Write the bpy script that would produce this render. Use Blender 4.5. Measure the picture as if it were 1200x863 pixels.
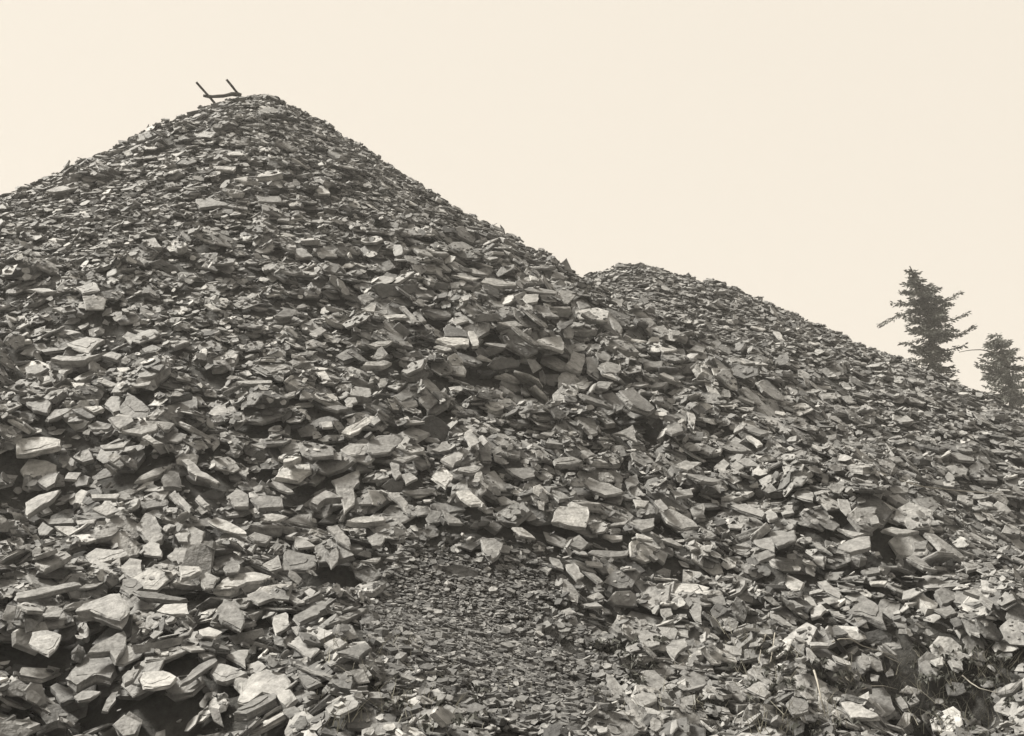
import bpy, math, random
import numpy as np

# ------------------------------------------------------------------ camera, sky, sun, exposure
scn = bpy.context.scene
for o in list(bpy.data.objects):
    bpy.data.objects.remove(o, do_unlink=True)
COL = scn.collection
W0, H0, F = 1200.0, 863.0, 1290.0          # the photograph's size and focal length in its pixels
CAMZ = 1.6
PITCH = math.atan((560 - H0 / 2) / F)       # eye level lies at row 560
cd = bpy.data.cameras.new('camera')
cam = bpy.data.objects.new('camera', cd)
COL.objects.link(cam)
cam.location = (0, 0, CAMZ)
cam.rotation_euler = (math.radians(90) + PITCH, 0, 0)
cd.sensor_width = 36
cd.lens = 36 * F / W0
cd.clip_start = 0.05
cd.clip_end = 6000
scn.camera = cam

SUN_EL, SUN_AZ = math.radians(50), math.radians(-76)   # azimuth from +Y (into the picture), negative = left
sd = bpy.data.lights.new('sun', 'SUN')
sd.energy = 5.0
sd.angle = math.radians(12)
sd.color = (1.0, 0.95, 0.86)
sun = bpy.data.objects.new('sun', sd)
COL.objects.link(sun)
from mathutils import Vector, Matrix, noise as mnoise
sv = Vector((math.cos(SUN_EL) * math.sin(SUN_AZ), math.cos(SUN_EL) * math.cos(SUN_AZ), math.sin(SUN_EL)))
sun.rotation_euler = (-sv).to_track_quat('-Z', 'Y').to_euler()
sun.location = (-20, 10, 40)

wd = bpy.data.worlds.new('World')
scn.world = wd
wd.use_nodes = True
nt = wd.node_tree
nt.nodes.clear()
wo = nt.nodes.new('ShaderNodeOutputWorld')
bg = nt.nodes.new('ShaderNodeBackground')
sky = nt.nodes.new('ShaderNodeTexSky')
sky.sky_type = 'NISHITA'
sky.sun_disc = False
sky.sun_elevation = SUN_EL
sky.sun_rotation = SUN_AZ
sky.dust_density = 4
bw = nt.nodes.new('ShaderNodeRGBToBW')
nt.links.new(sky.outputs[0], bw.inputs[0])
mx = nt.nodes.new('ShaderNodeMix')          # an even cream cloud sheet with a trace of the clear sky behind it
mx.data_type = 'RGBA'
mx.inputs['Factor'].default_value = 0.93
nt.links.new(bw.outputs[0], mx.inputs['A'])
mx.inputs['B'].default_value = (8.75, 7.95, 6.8, 1)
nt.links.new(mx.outputs['Result'], bg.inputs[0])
bg.inputs[1].default_value = 0.05
nt.links.new(bg.outputs[0], wo.inputs[0])

scn.view_settings.view_transform = 'Standard'
scn.view_settings.look = 'None'
scn.view_settings.exposure = 1.12
scn.view_settings.gamma = 1.0
scn.view_settings.use_curve_mapping = False
scn.render.engine = 'CYCLES'

# ------------------------------------------------------------------ helpers
rng = np.random.default_rng(7)
random.seed(7)
cT, sT = math.cos(PITCH), math.sin(PITCH)

def ray(u, v):
    a, b, c = (u - W0 / 2) / F, 1.0, (H0 / 2 - v) / F
    return np.array([a, b * cT - c * sT, b * sT + c * cT])

def at(u, v, Y):
    """the point seen at pixel (u, v) whose distance into the place is Y"""
    d = ray(u, v)
    return np.array([0, 0, CAMZ]) + d * (Y / d[1])

def proj(P):
    P = np.atleast_2d(P) - np.array([0, 0, CAMZ])
    yy = P[:, 1] * cT + P[:, 2] * sT
    zz = -P[:, 1] * sT + P[:, 2] * cT
    yy = np.maximum(yy, 0.05)
    return W0 / 2 + F * P[:, 0] / yy, H0 / 2 - F * zz / yy

def tag(o, label=None, cat=None, group=None, kind=None):
    if label: o['label'] = label
    if cat: o['category'] = cat
    if group: o['group'] = group
    if kind: o['kind'] = kind
    return o

def link(name, me, parent=None):
    o = bpy.data.objects.new(name, me)
    COL.objects.link(o)
    if parent: o.parent = parent
    return o

def mesh_np(name, V, loops, starts, totals, mat, tone=None, loc=None):
    """a mesh from flat arrays; tone per vertex (colour of each stone), loc = coordinates inside each stone"""
    me = bpy.data.meshes.new(name)
    me.vertices.add(len(V))
    me.vertices.foreach_set('co', np.ascontiguousarray(V, dtype=np.float32).ravel())
    me.loops.add(len(loops))
    me.loops.foreach_set('vertex_index', np.ascontiguousarray(loops, dtype=np.int32))
    me.polygons.add(len(starts))
    me.polygons.foreach_set('loop_start', np.ascontiguousarray(starts, dtype=np.int32))
    me.polygons.foreach_set('loop_total', np.ascontiguousarray(totals, dtype=np.int32))
    if tone is not None:
        a = me.attributes.new('tone', 'FLOAT', 'POINT')
        a.data.foreach_set('value', np.ascontiguousarray(tone, dtype=np.float32))
    if loc is not None:
        a = me.attributes.new('loc', 'FLOAT_VECTOR', 'POINT')
        a.data.foreach_set('vector', np.ascontiguousarray(loc, dtype=np.float32).ravel())
    me.polygons.foreach_set('use_smooth', np.zeros(len(starts), bool))
    me.update(calc_edges=True)
    me.validate()
    me.materials.append(mat)
    return me

# ------------------------------------------------------------------ materials
def new_mat(name):
    m = bpy.data.materials.new(name)
    m.use_nodes = True
    n = m.node_tree.nodes
    p = n['Principled BSDF']
    return m, n, m.node_tree.links, p

def slate_material():
    m, n, L, p = new_mat('slate')
    at_t = n.new('ShaderNodeAttribute'); at_t.attribute_name = 'tone'
    at_l = n.new('ShaderNodeAttribute'); at_l.attribute_name = 'loc'
    ramp = n.new('ShaderNodeValToRGB')
    e = ramp.color_ramp.elements
    e[0].position, e[0].color = 0.0, (0.035, 0.035, 0.035, 1)
    e[1].position, e[1].color = 1.0, (0.36, 0.355, 0.34, 1)
    e.new(0.35).color = (0.10, 0.0995, 0.097, 1)
    e.new(0.7).color = (0.205, 0.203, 0.197, 1)
    L.new(at_t.outputs['Fac'], ramp.inputs[0])
    mot = n.new('ShaderNodeTexNoise'); mot.inputs['Scale'].default_value = 9; mot.inputs['Detail'].default_value = 6
    mot.inputs['Roughness'].default_value = 0.7
    L.new(at_l.outputs['Vector'], mot.inputs['Vector'])
    mr = n.new('ShaderNodeMapRange'); mr.inputs['From Min'].default_value = 0.28; mr.inputs['From Max'].default_value = 0.72
    mr.inputs['To Min'].default_value = 0.45; mr.inputs['To Max'].default_value = 1.45
    L.new(mot.outputs['Fac'], mr.inputs['Value'])
    mul = n.new('ShaderNodeMix'); mul.data_type = 'RGBA'; mul.blend_type = 'MULTIPLY'; mul.inputs['Factor'].default_value = 1
    L.new(ramp.outputs[0], mul.inputs['A']); L.new(mr.outputs[0], mul.inputs['B'])
    L.new(mul.outputs['Result'], p.inputs['Base Color'])
    # cleavage layers: noise squeezed across the slab's thickness
    mp = n.new('ShaderNodeMapping'); mp.inputs['Scale'].default_value = (6, 6, 130)
    L.new(at_l.outputs['Vector'], mp.inputs['Vector'])
    lam = n.new('ShaderNodeTexNoise'); lam.inputs['Scale'].default_value = 1.0; lam.inputs['Detail'].default_value = 3
    L.new(mp.outputs[0], lam.inputs['Vector'])
    fine = n.new('ShaderNodeTexNoise'); fine.inputs['Scale'].default_value = 26; fine.inputs['Detail'].default_value = 5
    L.new(at_l.outputs['Vector'], fine.inputs['Vector'])
    b1 = n.new('ShaderNodeBump'); b1.inputs['Strength'].default_value = 0.4; b1.inputs['Distance'].default_value = 0.02
    b2 = n.new('ShaderNodeBump'); b2.inputs['Strength'].default_value = 0.8; b2.inputs['Distance'].default_value = 0.02
    L.new(lam.outputs['Fac'], b1.inputs['Height']); L.new(fine.outputs['Fac'], b2.inputs['Height'])
    L.new(b1.outputs[0], b2.inputs['Normal']); L.new(b2.outputs[0], p.inputs['Normal'])
    p.inputs['Roughness'].default_value = 0.72
    p.inputs['Specular IOR Level'].default_value = 0.3
    return m

def plain(name, c0, c1, scale=6, rough=0.9, bump=0.3, dist=0.02, coord='Object'):
    m, n, L, p = new_mat(name)
    tc = n.new('ShaderNodeTexCoord')
    t = n.new('ShaderNodeTexNoise'); t.inputs['Scale'].default_value = scale; t.inputs['Detail'].default_value = 8
    t.inputs['Roughness'].default_value = 0.65
    L.new(tc.outputs[coord], t.inputs['Vector'])
    r = n.new('ShaderNodeValToRGB')
    r.color_ramp.elements[0].position, r.color_ramp.elements[0].color = 0.32, (*c0, 1)
    r.color_ramp.elements[1].position, r.color_ramp.elements[1].color = 0.68, (*c1, 1)
    L.new(t.outputs['Fac'], r.inputs[0]); L.new(r.outputs[0], p.inputs['Base Color'])
    b = n.new('ShaderNodeBump'); b.inputs['Strength'].default_value = bump; b.inputs['Distance'].default_value = dist
    L.new(t.outputs['Fac'], b.inputs['Height']); L.new(b.outputs[0], p.inputs['Normal'])
    p.inputs['Roughness'].default_value = rough
    p.inputs['Specular IOR Level'].default_value = 0.2
    return m

M_SLATE = slate_material()
M_CORE = plain('dirt_gap_shade', (0.02, 0.02, 0.019), (0.05, 0.049, 0.046), 14, bump=0.8, dist=0.05)  # dark dirt under the stones, blackened further as shade in the gaps
M_GROUND = plain('ground_soil', (0.06, 0.058, 0.05), (0.13, 0.125, 0.11), 3)
M_WOOD = plain('weathered_wood', (0.035, 0.033, 0.03), (0.075, 0.07, 0.062), 30)
M_BARK = plain('bark', (0.05, 0.047, 0.042), (0.1, 0.095, 0.085), 20)
M_NEEDLE = plain('needles', (0.08, 0.082, 0.074), (0.15, 0.152, 0.136), 2.5, rough=0.7)
M_LEAF = plain('leaves', (0.03, 0.031, 0.027), (0.06, 0.061, 0.053), 2.5, rough=0.7)
M_STRAW = plain('dry_straw', (0.16, 0.155, 0.13), (0.32, 0.31, 0.26), 12)
M_TWIG = plain('dry_twig', (0.16, 0.15, 0.13), (0.3, 0.285, 0.25), 12)

# ------------------------------------------------------------------ the heaps as height grids
GS = 0.04
X0, X1, Y0, Y1 = -17.0, 20.0, 2.6, 37.0
NX, NY = int((X1 - X0) / GS), int((Y1 - Y0) / GS)
gx = X0 + (np.arange(NX) + 0.5) * GS
gy = Y0 + (np.arange(NY) + 0.5) * GS

def vnoise(x, y, wl, seed):
    """smooth value noise in about -1..1"""
    r = np.random.default_rng(seed)
    T = r.uniform(-1, 1, (256, 256))
    fx, fy = x / wl + 100.3, y / wl + 100.7
    ix, iy = np.floor(fx).astype(int), np.floor(fy).astype(int)
    tx, ty = fx - ix, fy - iy
    tx, ty = tx * tx * (3 - 2 * tx), ty * ty * (3 - 2 * ty)
    a, b = T[iy % 256, ix % 256], T[iy % 256, (ix + 1) % 256]
    c, d = T[(iy + 1) % 256, ix % 256], T[(iy + 1) % 256, (ix + 1) % 256]
    return (a * (1 - tx) + b * tx) * (1 - ty) + (c * (1 - tx) + d * tx) * ty

def ridge(pts, drop=0.0):
    P = np.array([at(u, v, Y) for u, v, Y in pts])
    P[:, 2] -= drop
    out = []
    for a, b in zip(P[:-1], P[1:]):
        k = max(2, int(np.linalg.norm(b - a) / 0.25))
        for t in np.linspace(0, 1, k, endpoint=False):
            out.append(a + (b - a) * t)
    out.append(P[-1])
    return np.array(out)

DROP = -0.09
R_TALL = ridge([(-260, 415, 20), (-60, 330, 21.2), (27, 280, 22), (60, 246, 22.4), (100, 207, 22.8), (165, 166, 23.5), (215, 142, 24.2), (262, 118, 24.8),
                (300, 111, 25), (330, 122, 25), (360, 154, 25), (405, 192, 24.7), (470, 226, 24), (545, 262, 23), (600, 281, 22.3),
                (640, 313, 21.7), (660, 335, 21.4), (690, 374, 20.8), (710, 384, 20.4), (760, 408, 19.4), (850, 466, 17.4), (930, 522, 15.6), (1000, 577, 13.8)], DROP)
R_LOW = ridge([(600, 352, 33), (690, 324, 31), (720, 312, 30.4), (745, 306, 30), (775, 314, 30), (800, 323, 29.8), (835, 330, 29.6), (880, 348, 29.2),
               (940, 376, 28.6), (1000, 402, 28), (1040, 416, 27.5), (1080, 434, 27), (1130, 462, 26.2), (1190, 494, 25.4), (1300, 540, 24)], DROP)
R_APRON = ridge([(860, 578, 15.0), (1000, 624, 13.8), (1150, 682, 13.0), (1320, 770, 12.2), (1500, 850, 11.5)], DROP)
R_FOOT = ridge([(-260, 640, 10.2), (0, 660, 9.8), (200, 668, 9.6), (330, 690, 9.2), (400, 720, 8.6)], DROP)

def cone_field(pts, slope, XX, YY, rnd=0.35):
    h = np.full(XX.shape, -50.0)
    for p in pts:
        d = np.sqrt((XX - p[0]) ** 2 + (YY - p[1]) ** 2 + rnd * rnd) - rnd
        np.maximum(h, p[2] - slope * d, out=h)
    return h

# coarse grids first, then fine detail by interpolation
CS = 0.2
cx = np.arange(X0 - 1, X1 + 1 + CS, CS); cy = np.arange(Y0 - 1, Y1 + 1 + CS, CS)
CX, CY = np.meshgrid(cx, cy)
def blur(a, k):
    for ax in (0, 1):
        for _ in range(k):
            a = (np.roll(a, 1, ax) + np.roll(a, -1, ax) + 2 * a) / 4
    return a
wob = 0.9 * vnoise(CX, CY, 3.6, 11) + 0.5 * vnoise(CX, CY, 1.7, 12)
C_TALL = cone_field(R_TALL, 0.69, CX + 0.15 * vnoise(CX, CY, 5, 21), CY)
C_LOW = cone_field(R_LOW, 0.60, CX, CY + 0.15 * vnoise(CX, CY, 5, 23))
C_APR = cone_field(R_APRON, 0.33, CX, CY)
C_FOOT = cone_field(R_FOOT, 0.30, CX, CY)
C_GND = 0.06 * vnoise(CX, CY, 2.5, 31) - 0.05 - 0.16 * np.clip(CX - 1.5, 0, 6)
def smax(a, b, k):
    h = np.clip(0.5 + 0.5 * (a - b) / k, 0, 1)
    return b * (1 - h) + a * h + k * h * (1 - h)
C_ALL = smax(smax(C_TALL, C_LOW, 0.5), smax(smax(C_APR, C_FOOT, 0.4), C_GND, 0.5), 0.5)
C_ALL = blur(C_ALL, 1) + 0.09 * wob * np.clip((C_ALL + 0.6) / 2.0, 0.1, 1)

def bil(C, x, y):
    fx = np.clip((x - cx[0]) / CS, 0, len(cx) - 1.001); fy = np.clip((y - cy[0]) / CS, 0, len(cy) - 1.001)
    ix, iy = fx.astype(int), fy.astype(int); tx, ty = fx - ix, fy - iy
    return (C[iy, ix] * (1 - tx) + C[iy, ix + 1] * tx) * (1 - ty) + (C[iy + 1, ix] * (1 - tx) + C[iy + 1, ix + 1] * tx) * ty

GX, GY = np.meshgrid(gx, gy)
BASE = bil(C_ALL, GX, GY)
PU, PV = proj(np.column_stack([GX[::5, ::5].ravel(), GY[::5, ::5].ravel(), BASE[::5, ::5].ravel()]))
DEEP = np.where((PU > 360) & (PU < 740) & (PV > 630), 0.14, 0.24).reshape(GX[::5, ::5].shape)
HM = BASE - np.repeat(np.repeat(DEEP, 5, 0), 5, 1)[:NY, :NX]
OWN = (bil(C_TALL, GX, GY) < bil(C_LOW, GX, GY))           # True where the low heap lies on top

# black gaps and hollows between the stones: (u, v, radius in metres, depth)
PITS = [(105, 735, .30, .32), (60, 705, .25, .26), (130, 800, .35, .3), (250, 810, .3, .28), (45, 770, .25, .25), (330, 735, .25, .25), (1085, 742, .55, .42), (1040, 745, .4, .38),
        (1125, 735, .4, .36), (700, 770, .35, .3), (690, 745, .3, .3), (740, 690, .35, .26), (855, 600, .4, .3), (870, 655, .3, .25), (1060, 600, .5, .35), (980, 610, .35, .3), (1080, 645, .4, .3),
        (360, 545, .4, .3), (270, 590, .3, .25), (385, 590, .3, .25), (400, 665, .22, .25), (85, 565, .35, .3), (60, 530, .4, .3), (50, 400, .6, .35), (110, 385, .5, .3), (445, 350, .4, .3),
        (530, 345, .35, .28), (600, 365, .35, .28), (810, 415, .5, .35), (895, 500, .5, .4), (650, 440, .4, .3), (1100, 800, .5, .3), (1140, 780, .5, .35), (1140, 830, .5, .3), (910, 830, .3, .25),
        (990, 700, .3, .3), (800, 660, .3, .25), (590, 440, .5, .25), (240, 680, .25, .25), (200, 770, .25, .28), (130, 670, .22, .2), (780, 800, .3, .25), (480, 450, .4, .25), (1010, 580, .4, .3)]
_pr = np.random.default_rng(91)
for _ in range(24):
    pu = _pr.uniform(840, 1190); pv = _pr.uniform(560, 850)
    if pv > 520 + (1200 - pu) * 0.25: PITS.append((pu, pv, _pr.uniform(.16, .3), _pr.uniform(.14, .26)))
for _ in range(16): PITS.append((_pr.uniform(0, 380), _pr.uniform(640, 850), _pr.uniform(.14, .24), _pr.uniform(.18, .3)))
SPARSE = [(1120, 800, 75, 50)]
def hit0(u, v):
    d = ray(u, v); ys_ = np.arange(4.0, 36, 0.03)
    P = np.array([0, 0, CAMZ]) + d[None, :] * (ys_ / d[1])[:, None]
    ix = np.clip(((P[:, 0] - X0) / GS).astype(int), 0, NX - 1); iy = np.clip(((P[:, 1] - Y0) / GS).astype(int), 0, NY - 1)
    return P[np.argmax(P[:, 2] < BASE[iy, ix])]
PITC = np.zeros(C_ALL.shape)
for pu, pv, pr, pd in PITS:
    c = hit0(pu, pv)
    HM -= pd * np.exp(-((GX - c[0]) ** 2 / (pr * 1.3) ** 2 + (GY - c[1]) ** 2 / pr ** 2))
    PITC += pd * np.exp(-((CX - c[0]) ** 2 / (pr * 1.3) ** 2 + (CY - c[1]) ** 2 / pr ** 2))

def hm_at(x, y, G=None):
    G = HM if G is None else G
    ix = np.clip(((np.asarray(x) - X0) / GS).astype(int), 0, NX - 1)
    iy = np.clip(((np.asarray(y) - Y0) / GS).astype(int), 0, NY - 1)
    return G[iy, ix]

def hit(u, v, G=None, y0=4.0):
    """where the ray through pixel (u, v) first meets the heap"""
    d = ray(u, v)
    ys = np.arange(y0, 36, 0.03)
    P = np.array([0, 0, CAMZ]) + d[None, :] * (ys / d[1])[:, None]
    below = P[:, 2] < hm_at(P[:, 0], P[:, 1], G)
    if not below.any():
        return None
    return P[np.argmax(below)]

# which grid cells the photograph's camera (or one a step aside) can see
def visible_mask(G, camx, step=4):
    g = G[::step, ::step]; xs = gx[::step]; ys = gy[::step]
    vis = np.zeros(g.shape, bool)
    az = np.linspace(-0.66, 0.66, 900)
    ks = np.arange(len(ys))
    best = np.full(len(az), -9.0)
    for k in ks:
        px = camx + az * ys[k]
        ix = ((px - X0) / (GS * step)).astype(int)
        ok = (ix >= 0) & (ix < g.shape[1])
        ixc = np.clip(ix, 0, g.shape[1] - 1)
        el = (g[k, ixc] - CAMZ) / ys[k]
        s = ok & (el > best - 0.004)
        vis[k, ixc[s]] = True
        best = np.where(ok, np.maximum(best, el), best)
    return vis
VST = 4
VIS = visible_mask(BASE, 0) | visible_mask(BASE, 1.2) | visible_mask(BASE, -1.2)
def dil(a, n):
    for _ in range(n):
        b = a.copy()
        b[1:] |= a[:-1]; b[:-1] |= a[1:]; b[:, 1:] |= a[:, :-1]; b[:, :-1] |= a[:, 1:]
        a = b
    return a
VIS = dil(VIS, 6)

# ------------------------------------------------------------------ the ground and the heaps' cores
def grid_mesh(name, mat, zf, xs, ys, keep=None):
    XX, YY = np.meshgrid(xs, ys)
    ZZ = zf(XX, YY)
    nx, ny = len(xs), len(ys)
    V = np.stack([XX, YY, ZZ], -1).reshape(-1, 3)
    i = np.arange(nx * ny).reshape(ny, nx)
    q = np.stack([i[:-1, :-1], i[:-1, 1:], i[1:, 1:], i[1:, :-1]], -1)
    if keep is not None:
        k = keep(XX, YY)
        q = q[k[:-1, :-1] | k[:-1, 1:] | k[1:, 1:] | k[1:, :-1]]
    q = q.reshape(-1, 4)
    used = np.unique(q); mp = np.zeros(len(V), int); mp[used] = np.arange(len(used))
    q = mp[q]; V = V[used]
    me = mesh_np(name, V, q.ravel(), np.arange(len(q)) * 4, np.full(len(q), 4), mat)
    me.polygons.foreach_set('use_smooth', np.ones(len(q), bool))
    return link(name, me)

xs = np.concatenate([[-3000, -800, -200, -60], np.arange(X0 - 3, X1 + 3, 1.0), [70, 200, 800, 3000]])
ys = np.concatenate([[-3000, -300, -40], np.arange(0, Y1 + 12, 1.0), [70, 150, 600, 3000]])
gnd = grid_mesh('ground', M_GROUND, lambda x, y: -2.2 + 0 * x, xs, ys)
tag(gnd, 'flat dark soil on which the slate heaps stand', 'ground', kind='structure')

def hollow(x, y):
    u, v = proj(np.column_stack([x.ravel(), y.ravel(), bil(C_ALL, x.ravel(), y.ravel())]))
    return np.where((u > 360) & (u < 740) & (v > 630) & (y.ravel() > 3), 0.10, 0.0).reshape(x.shape)
def zcore(x, y):
    return bil(C_ALL, x, y) - bil(PITC, x, y) - 0.26 + hollow(x, y) - np.clip((np.abs(x - 1.5) - 16.5) * 0.5, 0, 2) - np.clip((3.4 - y) * 0.5, 0, 2)
ax_ = np.arange(X0, X1, 0.2); ay_ = np.arange(Y0, Y1, 0.2)
low = lambda x, y: (bil(C_LOW, x, y) > bil(C_TALL, x, y)) & (y > 15)
h1 = grid_mesh('slate_heap', M_CORE, zcore, ax_, ay_, lambda x, y: ~low(x, y))
h2 = grid_mesh('slate_heap', M_CORE, lambda x, y: zcore(x, y) - 0.004, ax_, ay_, low)
tag(h1, 'tall steep heap of slate waste with the crossbar frame on its crest', 'heap', kind='structure')
tag(h2, 'lower rounded heap of slate waste behind, next to the conifers', 'heap', kind='structure')

# ------------------------------------------------------------------ slabs
def outline(r, n, elong, jag=0.16):
    a = np.sort((np.arange(n) + r.uniform(-0.36, 0.36, n)) / n * 2 * np.pi)
    rad = 1 + r.uniform(-jag, jag, n)
    if r.random() < 0.35:
        rad[r.integers(n)] *= 1.3
    p = np.stack([np.cos(a) * rad * elong, np.sin(a) * rad], 1)
    return p / (np.ptp(p[:, 0]))                     # length 1

def slab(p2, t, r, rings=2, wedge=0.0):
    """a broken slab over outline p2 (counter-clockwise): bottom at z=0, top near z=t; flaked edges"""
    n = len(p2); c = p2.mean(0); ext = np.abs(p2 - c).max()
    V = []
    if rings == 2:
        prof = [(0.0, r.uniform(0.78, 0.98)), (1.0, 1.0)]
    elif rings == 3:
        prof = [(0.0, r.uniform(0.8, 0.95)), (r.uniform(0.5, 0.85), 1.0), (1.0, r.uniform(0.88, 0.97))]
    else:
        prof = [(0.0, r.uniform(0.82, 0.94)), (r.uniform(0.25, 0.4), 1.0), (r.uniform(0.55, 0.7), r.uniform(0.94, 1.02)), (0.9, r.uniform(0.96, 1.0)), (1.0, r.uniform(0.9, 0.96))]
    for k, (h, s) in enumerate(prof):
        j = 1 + r.uniform(-0.05, 0.05, n) * (1 if rings > 2 else 0.4)
        q = c + (p2 - c) * s * j[:, None]
        z = h * t * (1 + wedge * (p2[:, 0] - c[0]) / ext) + (r.uniform(-0.09, 0.09, n) * t if 0 < k else 0)
        V.append(np.column_stack([q, np.broadcast_to(z, (n,))]))
    m = len(prof)
    V = np.concatenate(V)
    F = [list(range(n))[::-1], [(m - 1) * n + i for i in range(n)]]
    for k in range(m - 1):
        for i in range(n):
            j = (i + 1) % n
            F.append([k * n + i, k * n + j, (k + 1) * n + j, (k + 1) * n + i])
    if rings == 5 and r.random() < 0.35:                # a flake of the next cleavage layer left on top
        k = r.uniform(0.5, 0.95, n); sh = r.uniform(-0.14, 0.14, 2) * ext; hz = t * (1 + r.uniform(0.05, 0.13))
        b = len(V)
        q = c + sh + (p2 - c) * k[:, None] * 0.86
        V = np.concatenate([V, np.column_stack([q, np.full(n, 0.8 * t)]), np.column_stack([c + sh + (q - c - sh) * 0.95, hz + r.uniform(-0.02, 0.02, n) * t])])
        for i in range(n):
            j = (i + 1) % n
            F.append([b + i, b + j, b + n + j, b + n + i])
        F.append([b + n + i for i in range(n)])
    return V, F

def flat(F):
    tot = np.array([len(f) for f in F]); st = np.concatenate([[0], np.cumsum(tot)[:-1]])
    return np.array([i for f in F for i in f]), st, tot

def templates(count, rings, seed, tmin, tmax):
    r = np.random.default_rng(seed); out = []
    for _ in range(count):
        n = int(r.choice([4, 5, 5, 6, 6, 7] if rings < 4 else [5, 6, 6, 7, 8]))
        e = r.choice([1.0, 1.3, 1.6, 2.1, 2.8], p=[.26, .3, .24, .14, .06])
        p = outline(r, n, e)
        t = r.uniform(tmin, tmax) * (1 if r.random() < 0.8 else 1.7)
        V, F = slab(p, t, r, rings, wedge=r.uniform(-0.5, 0.5) if r.random() < 0.4 else 0)
        V[:, :2] -= p.mean(0)
        out.append(dict(V=V, F=flat(F), t=t, w=np.ptp(p[:, 1]), p=p - p.mean(0)))
    return out
T_FAR = templates(40, 2, 1, 0.05, 0.14)
T_MID = templates(50, 3, 2, 0.05, 0.15)
T_NEAR = templates(60, 5, 3, 0.06, 0.17)
T_CHIP = templates(24, 2, 4, 0.10, 0.32)

def rot_from(n, a):
    n = n / np.linalg.norm(n)
    x = np.array([math.cos(a), math.sin(a), 0.0]); x = x - n * (x @ n); x /= np.linalg.norm(x)
    return np.column_stack([x, np.cross(n, x), n])

# how coarse the rubble is, from what the photograph shows at each place (pixel blobs: u, v, radius u, radius v, factor)
SIZE_BLOBS = [(300, 125, 90, 24, 0.7), (130, 268, 170, 34, 0.55), (250, 390, 150, 60, 0.72), (560, 740, 150, 95, 0.30), (520, 690, 110, 55, 0.30),
              (640, 800, 100, 60, 0.34), (620, 380, 210, 75, 1.25), (760, 450, 160, 70, 1.15), (200, 720, 260, 110, 1.15), (420, 245, 120, 50, 0.7),
              (750, 330, 90, 40, 0.7), (900, 370, 150, 60, 0.8), (1050, 470, 120, 60, 0.85), (480, 590, 160, 70, 1.0), (320, 165, 210, 62, 0.8), (120, 225, 120, 40, 0.8), (500, 215, 90, 30, 0.85), (610, 275, 60, 26, 0.8), (720, 315, 80, 26, 0.7), (1000, 405, 140, 26, 0.8), (840, 370, 110, 40, 0.8), (1080, 480, 90, 40, 0.85)]
def coarse(u, v):
    du_, dv_ = 26 * vnoise(u, v * 1.5, 38, 61) + 16 * vnoise(u, v, 15, 63), 16 * vnoise(u, v * 1.5, 38, 62) + 10 * vnoise(u, v, 15, 64)
    u, v = u + du_, v + dv_
    f = np.ones(np.shape(u))
    for bu, bv, ru, rv, k in SIZE_BLOBS:
        w = np.exp(-(((u - bu) / ru) ** 2 + ((v - bv) / rv) ** 2) ** 1.5)
        f = f * (1 + (k - 1) * w)
    return f

SKY_U = [-60, 27, 100, 165, 225, 300, 340, 368, 405, 470, 545, 600, 660, 685, 745, 800, 880, 1000, 1130, 1260]
SKY_V = [262, 219, 182, 152, 131, 112, 121, 138, 164, 200, 244, 272, 308, 322, 307, 320, 345, 398, 458, 525]
STONES = []          # (template, scale, R, origin, tone, layer)
BLOCK = np.zeros((int(H0), int(W0)), bool)       # where traced slabs show
DISC = np.array([(0, 0)] + [(0.55 * math.cos(a), 0.55 * math.sin(a)) for a in np.arange(6) * math.pi / 3] +
                [(0.95 * math.cos(a), 0.95 * math.sin(a)) for a in np.arange(8) * math.pi / 4 + 0.3])

def stamp(poly_xy, n, p0, lift):
    """raise the height grid under a slab whose top plane passes p0 with normal n"""
    xmin, ymin = poly_xy.min(0); xmax, ymax = poly_xy.max(0)
    i0, i1 = int((xmin - X0) / GS), int((xmax - X0) / GS) + 1
    j0, j1 = int((ymin - Y0) / GS), int((ymax - Y0) / GS) + 1
    if i0 < 0 or j0 < 0 or i1 >= NX or j1 >= NY: return
    X = gx[i0:i1][None, :]; Y = gy[j0:j1][:, None]
    inside = np.ones((j1 - j0, i1 - i0), bool)
    m = len(poly_xy)
    for a in range(m):
        x0, y0 = poly_xy[a]; x1, y1 = poly_xy[(a + 1) % m]
        inside &= ((x1 - x0) * (Y - y0) - (y1 - y0) * (X - x0)) >= 0
    z = p0[2] - (n[0] * (X - p0[0]) + n[1] * (Y - p0[1])) / n[2] + lift
    sub = HM[j0:j1, i0:i1]
    np.copyto(sub, np.maximum(sub, z), where=inside)

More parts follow.
